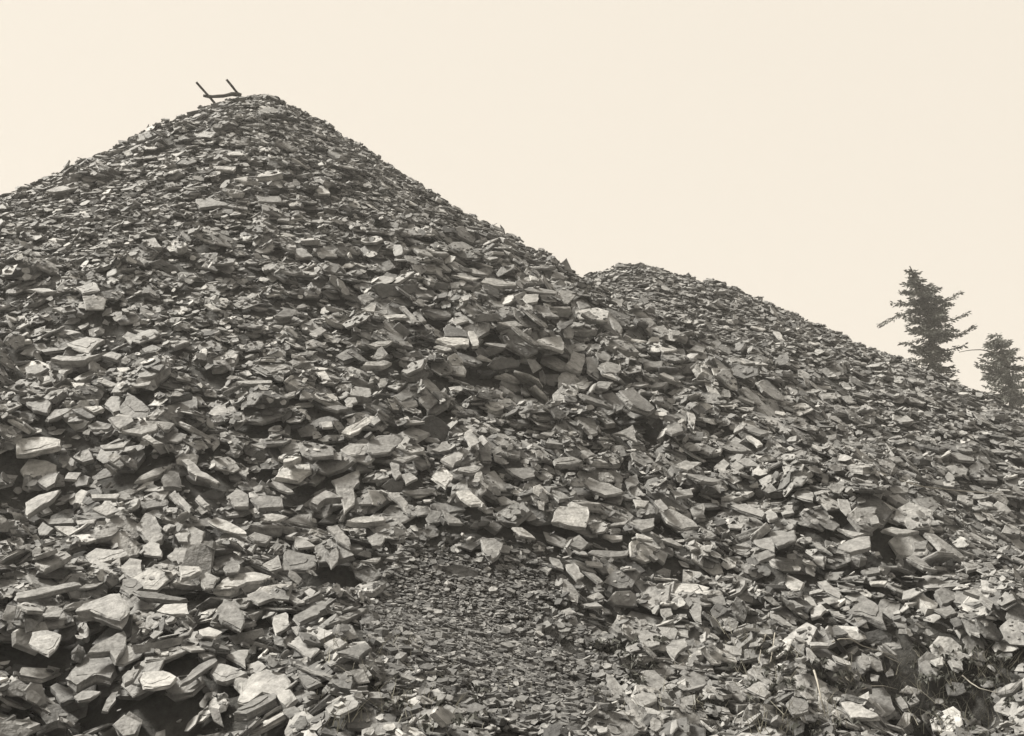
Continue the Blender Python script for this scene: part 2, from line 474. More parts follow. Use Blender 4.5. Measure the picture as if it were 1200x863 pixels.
def drop(x, y, size, tp, tone, layer, up=0.25, jit=0.16, block=False):
    a = random.uniform(0, 2 * math.pi)
    ca, sa = math.cos(a), math.sin(a)
    d = DISC * np.array([0.5 * size, 0.5 * size * tp['w']])
    sx = x + d[:, 0] * ca - d[:, 1] * sa; sy = y + d[:, 0] * sa + d[:, 1] * ca
    z = hm_at(sx, sy)
    bx, by = sx - x, sy - y
    A = np.column_stack([bx, by, np.ones(len(bx))])
    g = np.linalg.lstsq(A, z, rcond=None)[0]
    n = np.array([-g[0], -g[1], 1.0]); n /= np.linalg.norm(n)
    n = n * (1 - up) + np.array([0, 0, up]) + np.random.normal(0, jit, 3)
    n[2] = max(n[2], 0.42)
    n /= np.linalg.norm(n)
    plane = -(n[0] * bx + n[1] * by) / n[2]
    off = np.sort(z - plane)[-2]
    R = rot_from(n, a)
    o = np.array([x, y, off])
    if block:
        uu, vv = proj(np.concatenate([[[0, 0]], tp['p'] * 0.9]) * size @ R[:, :2].T + o + n * tp['t'] * size)
        ui = np.clip(uu.astype(int), 0, int(W0) - 1); vi = np.clip(vv.astype(int), 0, int(H0) - 1)
        if BLOCK[vi, ui].any():
            return
    STONES.append((tp, size, R, o, tone, layer))
    P = (tp['p'] * size * 0.94) @ R[:, :2].T + o
    top = o + n * tp['t'] * size
    stamp(P[:, :2] + n[:2] * tp['t'] * size, n, top, 0)

def scatter(count_per_m2, med, sig, lo, hi, layer, up, jit, block=False, ymax=99, hollow_only=False):
    jj, ii = np.nonzero(VIS)
    cell = (GS * VST) ** 2
    N = np.random.poisson(count_per_m2 * cell, len(jj))
    rep = np.repeat(np.arange(len(jj)), N)
    x = X0 + (ii[rep] + np.random.rand(len(rep))) * GS * VST
    y = Y0 + (jj[rep] + np.random.rand(len(rep))) * GS * VST
    u, v = proj(np.column_stack([x, y, hm_at(x, y)]))
    ok = (u > -90) & (u < W0 + 90) & (v < H0 + 110) & (y < ymax)
    x, y, u, v = x[ok], y[ok], u[ok], v[ok]
    if layer:
        keep = np.ones(len(x))
        for su, sv_, ru, rv in SPARSE:
            keep *= 1 - 0.5 * np.exp(-(((u - su) / ru) ** 2 + ((v - sv_) / rv) ** 2) ** 2)
        if layer == 2: keep *= np.clip(1.15 - bil(PITC, x, y) / 0.3, 0.2, 1) 
        kk = np.random.rand(len(x)) < keep
        x, y, u, v = x[kk], y[kk], u[kk], v[kk]
    f = coarse(u, v)
    if hollow_only:
        kk = (f < 0.7) & (v > 600)
        x, y, u, v = x[kk], y[kk], u[kk], v[kk]; f = np.ones(len(x))
    s = np.clip(med * np.exp(np.random.normal(0, sig, len(x))), lo, hi) * f
    s = s * np.clip(1 + (y - 15) * 0.012, 1, 1.1)
    o = np.random.permutation(len(x))
    for k in o:
        dist = y[k]
        px = s[k] / dist * F
        if px < 3.5: continue
        lim = 13 if v[k] < np.interp(u[k], SKY_U, SKY_V) + 14 else 99
        if px > lim: s[k] *= lim / px
        if px > 52 + 12 * (layer == 0): s[k] *= 52 / px
        tpl = T_NEAR if px > 34 else (T_MID if px > 17 else T_FAR)
        tn = float(np.clip(np.random.normal(0.52, 0.19), 0.04, 0.84))
        drop(x[k], y[k], s[k], tpl[np.random.randint(len(tpl))], tn, layer, up, jit, block)

np.random.seed(3)
scatter(12, 0.30, 0.35, 0.14, 0.62, 0, 0.08, 0.11)
scatter(22, 0.20, 0.45, 0.08, 0.60, 1, 0.2, 0.13)
# ------------------------------------------------------------------ slabs whose outlines the photograph shows
# each tile: (u0, v0, zoom, 'stones'); a stone: outline points in the zoomed tile, then optional tags
# v = face turned outwards, f = lying flat, l / r = leaning, d = dark, m = middling, eN = broken edge N pixels thick, else pale
TILES = [
(20, 640, 4.315, '''300,330 330,297 470,240 520,240 555,280 560,330 520,375 430,345 370,322 e11
62,490 80,435 150,425 225,450 205,505 160,545 110,520
250,665 290,610 370,545 440,530 490,555 500,620 470,665 400,650 300,700 m
355,540 390,500 480,455 540,430 550,500 500,580 470,530 m
615,670 640,635 740,628 805,660 770,700 690,715 640,705 e5 p
705,330 745,295 860,290 863,340 790,345 e4 p
580,500 840,455 835,495 700,530 600,540 v m
0,235 150,205 290,180 320,195 200,225 0,265 m
90,90 120,45 250,28 275,45 210,85 140,115 e6
340,50 400,10 540,20 570,45 470,70 380,90
510,120 570,60 630,70 635,140 580,160
520,215 540,160 600,165 640,205 570,245 m
290,760 330,730 420,735 370,770 310,780
165,710 200,690 280,725 290,770 220,790 m
430,830 480,740 510,735 500,780 460,835
120,345 235,320 215,355 140,360
530,660 560,630 620,620 590,670 545,695 m
590,225 700,235 863,265 830,275 650,260 m
310,215 350,190 440,185 400,205'''),
(210, 640, 4.315, '''180,205 250,150 380,125 460,150 440,170 330,185 260,215 e11 p
420,95 500,45 520,110 460,125
520,120 540,15 600,30 690,50 690,100 640,118 m
740,60 795,5 800,80 770,110 m
190,330 225,262 300,310 330,380 310,420 220,375 m
580,350 720,275 765,285 740,315 610,385 e6 m
250,460 420,415 430,450 360,490 280,500 v m
98,425 150,410 215,435 180,460 120,455 p
550,490 610,465 710,520 665,565
155,640 180,595 250,600 340,645 240,685 190,675 e7
295,780 320,690 370,650 440,625 530,650 590,770 540,810 490,760 420,740 350,790
275,845 370,775 480,740 490,770 340,845 e9 m
340,600 400,580 440,610 400,645
730,495 790,462 850,490 780,525
0,690 100,600 180,560 190,580 90,655 10,700 m
240,555 300,525 350,525 335,610
345,245 430,220 480,260 400,290 m
515,250 570,245 640,285 600,290
480,350 540,335 560,400 490,440
10,510 110,505 130,525 60,530
100,160 140,130 205,160 170,210 130,215
590,660 650,650 720,690 650,720 d
0,100 100,105 110,125 10,160 p e5
0,5 75,10 70,80 0,85
225,105 270,65 310,100 300,130 240,135
575,590 740,640 830,690 640,620 m'''),
(20, 480, 4.315, '''0,145 130,138 220,150 215,185 90,215 0,225 e6 p
45,470 110,430 215,405 190,440 110,495 50,535
600,580 650,525 700,540 735,600 735,660 680,680 640,640
635,690 680,660 720,680 730,740 640,730
765,430 800,410 860,480 860,505 800,470
240,350 260,318 325,320 300,355
100,360 150,325 215,315 190,370 150,395
365,430 520,425 500,450 380,450
360,640 460,600 520,605 480,640 400,655 e6
120,550 280,550 290,575 160,580 m
190,590 280,590 340,630 260,640
105,600 130,570 185,600 150,630 115,635 m
460,40 570,25 590,60 520,100
530,110 650,85 720,70 710,100 600,120
630,140 660,125 740,170 690,175
420,180 520,175 570,155 540,190 440,200
730,350 760,310 820,320 830,395 740,390 m
760,740 800,700 863,700 863,760 790,765
800,630 863,600 863,670 820,665
300,560 400,555 390,575 310,580
515,420 570,400 620,410 580,430
380,500 460,470 530,510 450,535
570,470 760,455 760,485 650,500 m'''),
(210, 480, 4.315, '''485,340 530,280 660,275 670,310 600,355 e6 p
240,440 290,400 350,430 350,490 280,490
360,440 440,430 520,440 525,490 400,500 m
145,565 190,545 330,610 335,630 230,610 p
345,640 380,618 470,640 440,680 380,665
665,460 740,405 830,440 740,450 700,480 e8
750,590 800,585 863,650 863,700 800,660
400,540 470,525 550,540 490,565 430,560
505,580 600,530 670,525 670,590 580,575
10,255 50,250 110,310 210,370 190,375 80,330
370,180 460,180 430,200
500,180 560,170 700,190 600,215 540,235
470,690 500,650 520,690 480,725
80,450 100,430 155,480 130,500
0,430 60,510 50,520 0,470
440,370 490,365 580,415 550,420
0,620 70,590 130,620 100,680 20,690
105,435 160,405 230,420 220,450 150,465 d v
580,640 640,660 690,690 600,700
360,250 400,205 445,240 420,260 d v'''),
(390, 440, 4.315, '''415,260 470,205 530,210 590,265 565,340 530,360 450,315 v k
180,330 230,305 310,298 350,330 290,390 200,398 170,375
40,375 90,345 180,345 160,400 70,410
45,290 170,205 215,205 190,245 90,300 p
75,100 110,50 190,70 200,110 e10
500,510 560,460 610,505 570,560 p
550,420 660,375 660,410 610,460
615,485 740,440 760,460 720,490
730,370 800,355 803,430 760,430
625,585 690,580 770,650 700,655 650,620 p
0,530 130,480 135,540 105,570 110,650 60,690 40,620
70,735 110,720 260,715 270,735 100,745 e7 p
130,650 180,600 240,630 200,650
245,560 300,520 360,540 350,580 290,590 d v
175,820 220,795 265,820 240,863 200,860
280,600 330,595 380,640 370,690 330,640
410,685 480,660 490,700 430,710 m
470,720 500,680 550,690 540,740 490,750 m
555,680 640,730 660,750 590,745
335,140 420,125 430,150 370,165
470,60 520,65 570,110 520,105
770,145 800,130 863,140 863,170 800,175 e8 p
665,300 700,265 740,340 700,360
345,585 500,570 530,580 480,600 380,600
300,425 420,400 440,410 360,440 m
290,440 320,430 350,500 320,520 300,480
350,500 390,490 430,520 370,550
580,650 640,640 670,680 590,690 d
500,375 580,330 600,375 540,385
310,100 370,70 410,100 350,130 m'''),
(570, 440, 4.315, '''335,735 370,660 510,665 500,765 420,755 e6 p
0,500 40,480 110,580 60,580
450,210 540,215 565,290 530,300
645,295 740,250 762,335 700,300
540,60 570,30 640,35 620,65
440,60 480,35 540,30 500,70
130,770 180,770 250,825 170,810 p
100,470 240,465 245,510 190,525 140,500 m
480,540 520,515 580,540 620,545 700,590 600,605 560,590
300,570 360,570 430,620 370,630
590,800 690,810 680,830 640,840
470,90 640,150 640,165 500,120
575,95 640,85 695,120 690,170 660,180 640,140
670,75 740,62 855,160 830,185 740,150 m r e8
450,385 520,375 550,400 490,420
720,740 850,720 850,760 790,780
610,760 720,730 700,755
420,840 470,805 520,860 430,863 m
50,620 90,610 150,650 80,655
270,295 350,280 330,310
130,230 210,215 225,245 150,250
700,530 760,500 770,550 720,570 m
340,425 430,410 490,430 420,450 350,450 e6
155,345 200,335 215,365 180,370
745,625 820,635 800,665 760,660'''),
(640, 620, 3.923, '''435,710 430,655 500,650 565,705 510,748 460,740
400,770 440,750 500,755 510,790 450,815 420,800
275,660 310,680 360,740 350,770 310,765 290,710 r
360,770 400,790 455,863 410,863 r
415,465 500,460 535,490 520,530 460,545
515,440 570,435 605,465 590,505 540,505
605,455 655,465 655,500 610,490
550,540 580,510 640,500 650,540 590,590
570,800 630,775 685,760 685,810
65,225 100,235 150,300 145,340 80,290 r
90,165 130,155 175,215 140,235
175,195 220,205 265,245 240,250 r
195,110 210,95 380,98 370,120 260,130 m
110,75 150,35 195,65 160,95 m
15,130 60,140 80,185 40,175
180,145 255,155 262,175 190,165 p
185,315 240,290 268,315 220,325
160,345 230,335 262,355 200,358
70,375 110,360 140,385 90,395
525,370 575,358 582,395 550,410
415,420 455,415 468,435 430,450
630,680 680,655 730,690 735,730 680,740 m
800,525 863,540 863,570 820,560
705,490 760,485 770,500 720,500
685,70 705,70 700,95 660,90 p
260,30 350,32 350,48 300,50 p
415,20 490,45 490,55 420,40 p
660,370 715,360 715,430 690,420 m
575,290 630,240 660,250 600,320 570,330 d
740,320 810,300 830,350 790,345 m'''),
(760, 480, 4.315, '''70,520 110,500 230,560 250,590 170,600 100,565
140,280 180,260 270,265 200,305
330,290 380,250 410,275 370,315
415,285 440,260 485,290 450,310
445,260 490,240 560,285 500,285
180,320 260,330 370,355 330,370 270,360 m
110,410 220,400 225,430 140,445
205,500 280,475 290,550 230,550 m
420,690 490,670 530,700 500,735 440,720
420,485 490,475 590,520 570,540 500,520
655,510 720,470 735,520 680,530
600,620 740,610 740,660 650,690 620,650 m
530,660 620,640 635,720 560,690 m
525,730 600,710 640,735 560,765 m
495,390 550,365 555,390 p
735,430 790,405 830,420 830,460 780,450
85,105 150,70 175,110 120,125
30,460 60,455 100,500 80,510
195,690 250,680 245,705 215,710
585,520 620,500 655,545 610,560
400,580 485,580 470,600 410,598
60,655 110,650 175,690 150,690 r
80,30 190,20 190,60 100,55 m'''),
(950, 480, 3.923, '''330,550 370,540 500,560 400,572 p
120,640 170,600 270,580 275,630 180,655
360,395 400,390 460,430 510,465 470,455 400,425 r e7
590,510 620,490 700,550 680,572 640,565 r
440,680 470,665 585,740 520,725 r
525,565 570,570 715,680 690,685 600,640 r
695,700 740,695 790,725 720,742
125,410 170,415 190,470 165,480 r
205,455 300,445 295,475 230,490 m
120,545 250,570 200,585
700,570 740,565 850,630 780,605 r
30,790 70,785 150,860 110,863 70,840 r
630,195 750,205 750,235 680,230 m
380,40 440,25 475,50 420,60
190,320 220,290 270,310 230,335
240,225 305,255 280,255
360,245 400,270 390,290 360,285
45,290 80,300 75,340 50,330
75,120 120,110 120,135 90,140
470,610 540,600 530,640 480,640 m
270,790 350,788 340,805 280,802 p
0,670 70,680 50,720 0,700
655,625 760,670 720,660 r
470,410 560,400 590,450 520,470 m
360,355 450,350 450,380 380,385 m
270,500 300,485 315,520 280,530
230,740 310,725 320,750 260,760 m
0,600 50,625 100,665 40,640 r
760,310 860,310 860,330 780,325 m'''),
(850, 640, 4.315, '''305,200 310,145 400,185 375,220 330,225 p
615,330 690,240 780,300 810,400 700,350 640,345 m
215,335 270,350 350,410 290,395 240,365 r
590,790 640,785 760,840 780,863 640,863 p
705,760 740,720 800,715 840,780 863,830 800,863 760,810 m
110,720 170,685 230,740 200,765
130,620 180,615 240,690 220,710 160,670
410,510 430,520 480,580 440,590 410,550 r
425,485 520,490 520,505 430,505
470,185 510,175 590,250 580,265 510,230 r
430,330 480,290 510,320 480,350 435,365
390,245 430,250 470,310 420,300 r
310,790 340,760 420,780 420,840 350,850 m
0,500 80,510 80,550 20,540
150,430 230,420 240,445 160,445
530,330 570,330 610,365 550,350
540,550 630,585 635,605 560,580
735,185 820,180 800,195 740,193 p
430,60 500,50 495,105 450,80
300,270 350,275 400,305 330,320 m
670,590 690,540 730,560 735,600 710,620 m
0,700 50,690 110,765 80,765 m
520,420 570,400 620,440 550,455 d
735,645 780,655 770,680 740,675
335,480 400,490 400,550 370,530 m
355,690 400,680 400,715 360,720'''),
(1000, 640, 4.317, '''290,225 340,240 430,290 420,325 375,320 e11 p r
415,230 450,205 540,245 520,270 450,295 m
560,225 620,215 710,290 700,310 640,255 r
410,320 490,300 520,340 470,355 m
335,590 370,580 430,650 390,665 m
390,580 455,560 455,600 420,600
495,585 555,600 555,625 505,610
270,790 310,740 335,785 290,805
210,770 240,760 280,820 250,825
490,370 540,355 550,400 510,410 d
585,430 640,440 640,458
680,600 720,600 720,630
20,440 130,420 200,450 190,490 60,490 v k
665,90 700,80 725,130 690,130 m'''),
(420, 300, 5.395, '''80,190 140,170 330,180 385,170 350,230 270,255 150,270 v d
140,165 180,100 245,120 240,160 m
770,165 800,140 1000,170 1010,185 870,190 p e6
400,350 420,325 600,355 580,385 480,390 m
730,385 760,370 880,360 890,400 760,420 v m
650,320 690,295 770,350 720,385
190,490 260,420 330,480 290,550 230,530 v d
545,505 560,435 680,470 690,510 d
490,530 540,512 700,525 700,560 600,570 p
695,475 730,475 760,570 720,570 p
65,560 120,540 220,535 190,560 110,575 p
25,690 50,670 160,660 210,675 160,695 p e6
20,345 80,295 115,300 90,350
100,350 180,340 180,365 110,385 p
155,375 300,370 320,390 190,395 p
260,320 290,315 390,420 350,420
350,355 380,350 430,410 390,420
480,45 530,35 590,90 560,95
660,80 730,75 830,120 720,110
590,120 770,140 720,155 p
580,170 640,165 640,205 590,205 m
360,240 440,240 470,260 380,260
860,760 930,740 1060,800 980,800 p
820,690 870,640 1020,660 1010,700 860,720 v d
475,575 510,565 620,595 550,600 p
745,640 770,625 845,660 p
885,420 990,410 1040,440 960,445
90,640 150,570 190,620 130,655 m
400,180 470,165 570,180 560,215 440,205 v d
800,285 940,290 930,330 870,325
800,550 940,560 930,580 840,565
590,405 660,375 700,410 620,430'''),
(600, 300, 5.395, '''150,540 200,515 300,500 330,550 320,600 250,575 190,560 p
345,680 390,600 460,625 440,730 400,715 p e8
465,640 540,640 550,680 545,770 480,720
550,690 600,665 685,690 680,735 590,740
530,610 600,600 630,640 610,665 550,645
200,310 370,320 380,335 230,325 p e10
70,260 90,240 170,240 160,290 100,295 p
70,210 130,198 270,220 280,240 120,225
410,290 440,270 500,320 430,335
500,290 530,300 640,390 700,460 690,490 650,470 620,400 r
690,515 860,540 800,550 p
865,530 890,510 930,520 935,570 890,575 p
930,575 1040,595 960,605 p
905,450 960,440 1010,500 960,500
600,330 750,385 740,400 620,360 d
550,440 600,420 645,470 600,470 m
510,830 560,795 640,800 600,840 m
570,745 630,745 680,780 660,780 p
310,50 345,15 370,70 385,100 330,90 v
620,280 700,270 700,320 650,325
350,485 430,490 490,525 460,530 p
15,548 60,555 200,585 120,575 p
180,355 250,360 300,385 210,380
730,560 760,570 800,615 780,610
835,670 950,660 950,710 840,705 m
290,440 390,395 380,425 310,465 d
110,120 180,140 170,160 120,150 p
800,830 990,795 970,815 830,845
270,100 330,110 330,145 250,140
820,400 880,390 915,430 870,450'''),
(780, 380, 5.395, '''470,400 520,395 600,480 680,530 760,620 765,675 720,670 640,580 580,540 r e10
580,365 640,350 720,410 745,480 690,470 620,420 r
150,395 200,380 275,415 200,410 p
510,705 540,705 615,760 580,770 p r
970,440 1075,435 1075,470 1000,470
680,45 720,50 755,105 710,85 p
470,525 560,525 550,545 p
400,490 440,475 500,490 440,500 p
135,555 170,550 190,600 180,650 145,610 p
150,160 200,120 260,140 240,180
455,640 540,640 650,690 600,700 m
0,650 60,620 110,640 90,670 20,675
885,750 980,770 990,810 p
800,815 850,795 895,805 840,820
400,215 440,200 490,230 420,240
410,740 440,710 490,740 430,755'''),
(20, 330, 4.795, '''580,740 620,620 740,715 735,765 660,765 m
490,690 530,645 590,645 580,720 540,735 m
520,770 570,745 640,755 640,800 590,830 p
590,840 700,810 800,800 780,835 700,860
160,770 210,720 330,705 250,750 180,775
370,705 470,698 490,712 430,735 p
195,290 270,272 355,285 270,300
50,45 150,35 230,55 150,65
200,150 280,140 320,165 250,170
650,270 760,280 780,300 720,295 p
590,310 620,280 680,300 640,350
270,345 390,310 490,325 430,365 400,400
190,430 230,415 390,420 470,405 380,440 250,445 e7
480,415 530,395 600,410 560,440
45,480 120,465 170,490 100,520 60,515
210,515 300,465 310,490 230,535
450,560 490,545 580,580 530,590
560,485 630,480 640,500 580,510 p
50,680 140,645 190,690 170,735 90,720 m
700,380 760,355 810,375 780,395 720,400 m
775,685 810,665 865,685 820,700 p
290,565 380,570 370,595 320,595 p
400,810 450,785 530,800 510,830 420,830 m
310,720 360,710 440,760 400,770 d
640,580 750,560 740,580 680,590
740,475 770,450 830,470 800,500 d
920,680 960,640 1010,650 1010,710 950,715 m'''),
(220, 330, 4.795, '''490,195 540,145 600,150 630,175 580,195 510,205 e10 m
400,470 530,465 560,480 470,510
685,290 750,255 780,275 720,315
550,460 600,435 690,450 640,460 590,480 e5
880,490 920,475 1005,515 970,525 e6
270,560 470,555 470,570 300,572
120,740 150,700 210,690 230,740 180,765 p
510,650 610,615 600,640 540,660
770,705 850,695 925,710 840,725 m
90,130 130,120 190,160 140,160 p
740,790 810,785 815,815 760,820
960,80 1000,60 1050,100 1000,120 m
980,165 1050,130 1050,170 p
600,405 720,395 700,415 640,415
730,510 770,500 810,555 760,550 p
890,330 960,300 1050,310 1040,335 960,345 v d'''),
(380, 610, 5.395, '''740,300 830,280 970,320 970,360 760,345 v d
990,120 1080,110 1130,140 1100,220 1060,250 1010,200 m
850,160 980,130 985,150 930,190 d
70,620 200,560 280,550 220,590 110,640 m
230,255 360,235 330,265
10,790 90,740 150,770 60,800
80,830 260,770 300,800 220,863 m'''),
(560, 690, 5.395, '''325,370 345,360 420,390 390,400 p
190,310 230,320 300,370 240,370 m'''),
(0, 60, 2.998, '''655,215 700,207 708,225 665,232 v d
740,185 785,178 790,195 760,205 v m
910,205 960,195 980,215 930,220 e5
160,490 260,460 290,475 190,495
675,280 760,285 740,305 690,300
815,450 870,440 870,458 p
500,665 545,655 570,690 530,690
520,745 570,730 630,770 620,800 v d
1020,700 1060,690 1100,720 1040,725
690,520 740,515 800,540 700,550 m
265,830 330,810 350,840 290,850
900,510 990,510 990,530 910,528
1110,475 1150,470 1160,500 1120,500 p
745,405 830,405 820,420 760,415 p'''),
]
SPECIAL = {  # (tile, stone): label
 (0, 0): 'large pale humped slab overhanging a black hollow at the foot of the tall heap',
 (0, 1): 'pale five-sided slab standing tilted beside the large humped slab',
 (0, 2): 'big rough grey boulder slab lying below the large humped slab',
 (0, 4): 'flat pale oval slab with layered rim beside the big rough boulder slab',
 (1, 10): 'broad cracked pale slab with ragged outline beside the chippings hollow',
 (1, 5): 'thick grey bar of slate with rounded end resting aslant',
 (4, 0): 'very dark pentagonal slab with its face turned outwards among pale stones',
 (4, 5): 'small bright diamond-shaped slab below the very dark pentagonal slab',
 (4, 1): 'broad smooth pale slab next to the very dark pentagonal slab',
 (4, 10): 'tall pale slab leaning upright with a notch in its side',
 (4, 11): 'long flat pale slab with thick dark edge above the chippings hollow',
 (5, 0): 'pale squarish slab with cracked layered face above the chippings hollow',
 (6, 0): 'smooth pale six-sided slab beside a lower pale slab in the weedy rubble',
 (9, 1): 'rough fan-shaped slab above the dark hollow in the weedy rubble',
 (9, 3): 'bright pointed slab lying in weeds beside a lumpy pale stone',
 (9, 4): 'lumpy pale stone in the weeds beside the bright pointed slab',
 (10, 0): 'thick wedge-shaped block with bright top above the dark hollow',
 (10, 12): 'nearly black slab sunk in the dark hollow under the fan-shaped slab',
 (11, 0): 'thick dark block jutting out of the tall heap over a black gap',
 (11, 2): 'long bright slab with thin edge bridging a gap in the big slabs',
 (12, 18): 'pointed pale stone standing on the skyline between the two heaps',
 (13, 0): 'very long slab lying down the flank over a dark gap',
 (14, 0): 'large triangular grey slab standing on its broad base',
 (15, 0): 'isolated thick slab with black front edge amid small stones',
 (18, 0): 'dark stone poking from the skyline just below the crossbar frame',
 (18, 1): 'grey stone wedged at the foot of the crossbar frame',
 (18, 2): 'flat slab near the bare top of the tall heap',
}
TRACED = []
ORG = np.zeros((0, 3))
def base_normal(x, y):
    e = 0.5
    gx_ = (hm_at([x + e], [y], BASE) - hm_at([x - e], [y], BASE))[0] / (2 * e)
    gy_ = (hm_at([x], [y + e], BASE) - hm_at([x], [y - e], BASE))[0] / (2 * e)
    n = np.array([-gx_, -gy_, 1.0])
    return n / np.linalg.norm(n)

def fill_block(uv):
    u0, v0 = np.floor(uv.min(0)).astype(int); u1, v1 = np.ceil(uv.max(0)).astype(int)
    u0, v0 = max(u0, 0), max(v0, 0); u1, v1 = min(u1, int(W0)), min(v1, int(H0))
    if u1 <= u0 or v1 <= v0: return
    U, V = np.meshgrid(np.arange(u0, u1) + 0.5, np.arange(v0, v1) + 0.5)
    ins = np.zeros(U.shape, bool)
    for (a, b), (c, d) in zip(uv, np.roll(uv, -1, 0)):
        if b == d: continue
        ins ^= ((b > V) != (d > V)) & (U < (c - a) * (V - b) / (d - b) + a)
    BLOCK[v0:v1, u0:u1] |= ins

def traced_slab(uv, flags, r, label, key):
    c = uv.mean(0)
    h = hit(c[0], c[1])
    if h is None: h = hit(c[0], c[1] + 8)
    if h is None: return
    d = ray(*c); d = d / np.linalg.norm(d)
    n = base_normal(h[0], h[1]) + np.array([0, 0, 0.12]) + np.append(r.normal(0, 0.07, 2), 0)
    if 'r' in flags: n = n + np.array([0.16, 0, 0])
    if 'l' in flags: n = n - np.array([0.16, 0, 0])
    if 'v' in flags: n = n / np.linalg.norm(n) * 0.35 - d * 0.9 + np.array([0, 0, -0.08])
    n /= np.linalg.norm(n)
    for _ in range(8):                                  # a slab is never stretched beyond a believable size
        if -d @ n > 0.33: break
        n = n - d * 0.08; n /= np.linalg.norm(n)
    dist = np.linalg.norm(h - np.array([0, 0, CAMZ]))
    O = np.array([0, 0, CAMZ])
    ex = [f for f in flags if f[0] == 'e']
    area = 0.5 * abs(np.dot(uv[:, 0], np.roll(uv[:, 1], 1)) - np.dot(uv[:, 1], np.roll(uv[:, 0], 1)))
    epx = float(ex[0][1:]) if ex else r.uniform(0.12, 0.24) * math.sqrt(area) + 1.2
    t = epx / F * dist * 1.15
    def unproj(p0):
        out = []
        for u, v in uv:
            q = ray(u, v)
            out.append(O + q * (((p0 - O) @ n) / (q @ n)))
        return np.array(out)
    p0 = h.copy()
    P = unproj(p0)
    S = np.concatenate([P, [p0], 0.35 * P + 0.65 * p0, 0.7 * P + 0.3 * p0]) - n * t * 0.6
    need = np.sort(hm_at(S[:, 0], S[:, 1]) - S[:, 2])[int(len(S) * 0.82)]
    s = float(np.clip(need * n[2] / max(-d @ n, 0.25), -0.25, 0.32))
    p0 = h - d * s
    P = unproj(p0)
    R = rot_from(n, r.uniform(-0.4, 0.4))
    L = (P - p0) @ R
    p2 = L[:, :2]
    if np.sum(p2[:, 0] * np.roll(p2[:, 1], -1) - p2[:, 1] * np.roll(p2[:, 0], -1)) < 0: p2 = p2[::-1]
    # broken outline: each side gets one or two extra corners
    q = []
    for a, b in zip(p2, np.roll(p2, -1, 0)):
        q.append(a)
        e = b - a; ln = np.linalg.norm(e); nn = np.array([e[1], -e[0]])
        ks = (0.5,) if ln < 0.22 else (0.33, 0.68)
        for f in ks:
            q.append(a + e * (f + r.uniform(-0.08, 0.08)) + nn * r.uniform(-0.05, 0.06))
    q = np.array(q) * 1.03
    V, Fc = slab(q, t, r, 5, 0)
    V[:, 2] -= t
    tone = r.normal(0.60, 0.06)
    if 'p' in flags: tone = r.normal(0.8, 0.06)
    if 'm' in flags: tone = r.normal(0.44, 0.05)
    if 'd' in flags: tone = r.normal(0.24, 0.04)  # d and k on outward-turned slabs: shade of the face put into tone
    if 'k' in flags: tone = 0.1
    sz = np.ptp(q[:, 0]), np.ptp(q[:, 1])
    TRACED.append(dict(V=V, F=flat(Fc), R=R, o=p0, tone=float(np.clip(tone, 0, 1)), area=area, uv=c, size=(max(sz), min(sz), t), label=label, key=key, n=len(uv)))
    global ORG
    if len(ORG) != len(STONES): ORG = np.array([q_[3] for q_ in STONES])
    hull = P[:, :2]
    if np.sum(hull[:, 0] * np.roll(hull[:, 1], -1) - hull[:, 1] * np.roll(hull[:, 0], -1)) < 0: hull = hull[::-1]
    lo_, hi_ = hull.min(0) - 0.3, hull.max(0) + 0.3
    for k in np.nonzero(((ORG[:, :2] > lo_) & (ORG[:, :2] < hi_)).all(1))[0]:
        tp, sc, R_, o_, tn_, ly_ = STONES[k]
        W_ = np.concatenate([tp['V'], [tp['V'].mean(0)]]) * sc @ R_.T + o_
        up_ = (W_ - p0) @ n
        ins = np.ones(len(W_), bool)
        for (x0, y0), (x1, y1) in zip(hull, np.roll(hull, -1, 0)):
            ins &= ((x1 - x0) * (W_[:, 1] - y0) - (y1 - y0) * (W_[:, 0] - x0)) >= 0
        if uv[:, 1].min() < np.interp(c[0], SKY_U, SKY_V) + 24: break          # loose stones on the skyline stay as they lie
        if ins.any() and up_[ins].max() > -0.25 * t:
            dz = (up_[ins].max() + 0.3 * t) / n[2]
            if dz < 0.35:
                o2 = o_ - np.array([0, 0, dz]); STONES[k] = (tp, sc, R_, o2, tn_, ly_); ORG[k] = o2
    stamp(hull, n, p0, 0)
    fill_block(uv)

def trace_all():
    r = np.random.default_rng(5)
    items = []
    for ti, (u0, v0, k, txt) in enumerate(TILES):
        for si, ln in enumerate(txt.strip().split('\n')):
            w = ln.split()
            pts = np.array([[float(c) for c in p.split(',')] for p in w if ',' in p])
            items.append((np.column_stack([u0 + pts[:, 0] / k, v0 + pts[:, 1] / k]), [p for p in w if ',' not in p], SPECIAL.get((ti, si)), (ti, si)))
    # from the far end towards the viewer, so that nearer slabs lie over farther ones
    for uv, fl, lb, key in sorted(items, key=lambda a: a[0][:, 1].mean()):
        traced_slab(uv, fl, r, lb, key)
trace_all()
scatter(18, 0.17, 0.55, 0.06, 0.5, 2, 0.22, 0.14, True)
scatter(75, 0.085, 0.45, 0.04, 0.24, 2, 0.2, 0.18, True, ymax=17)
scatter(11, 0.11, 0.45, 0.06, 0.3, 5, 0.2, 0.16, True, hollow_only=True)

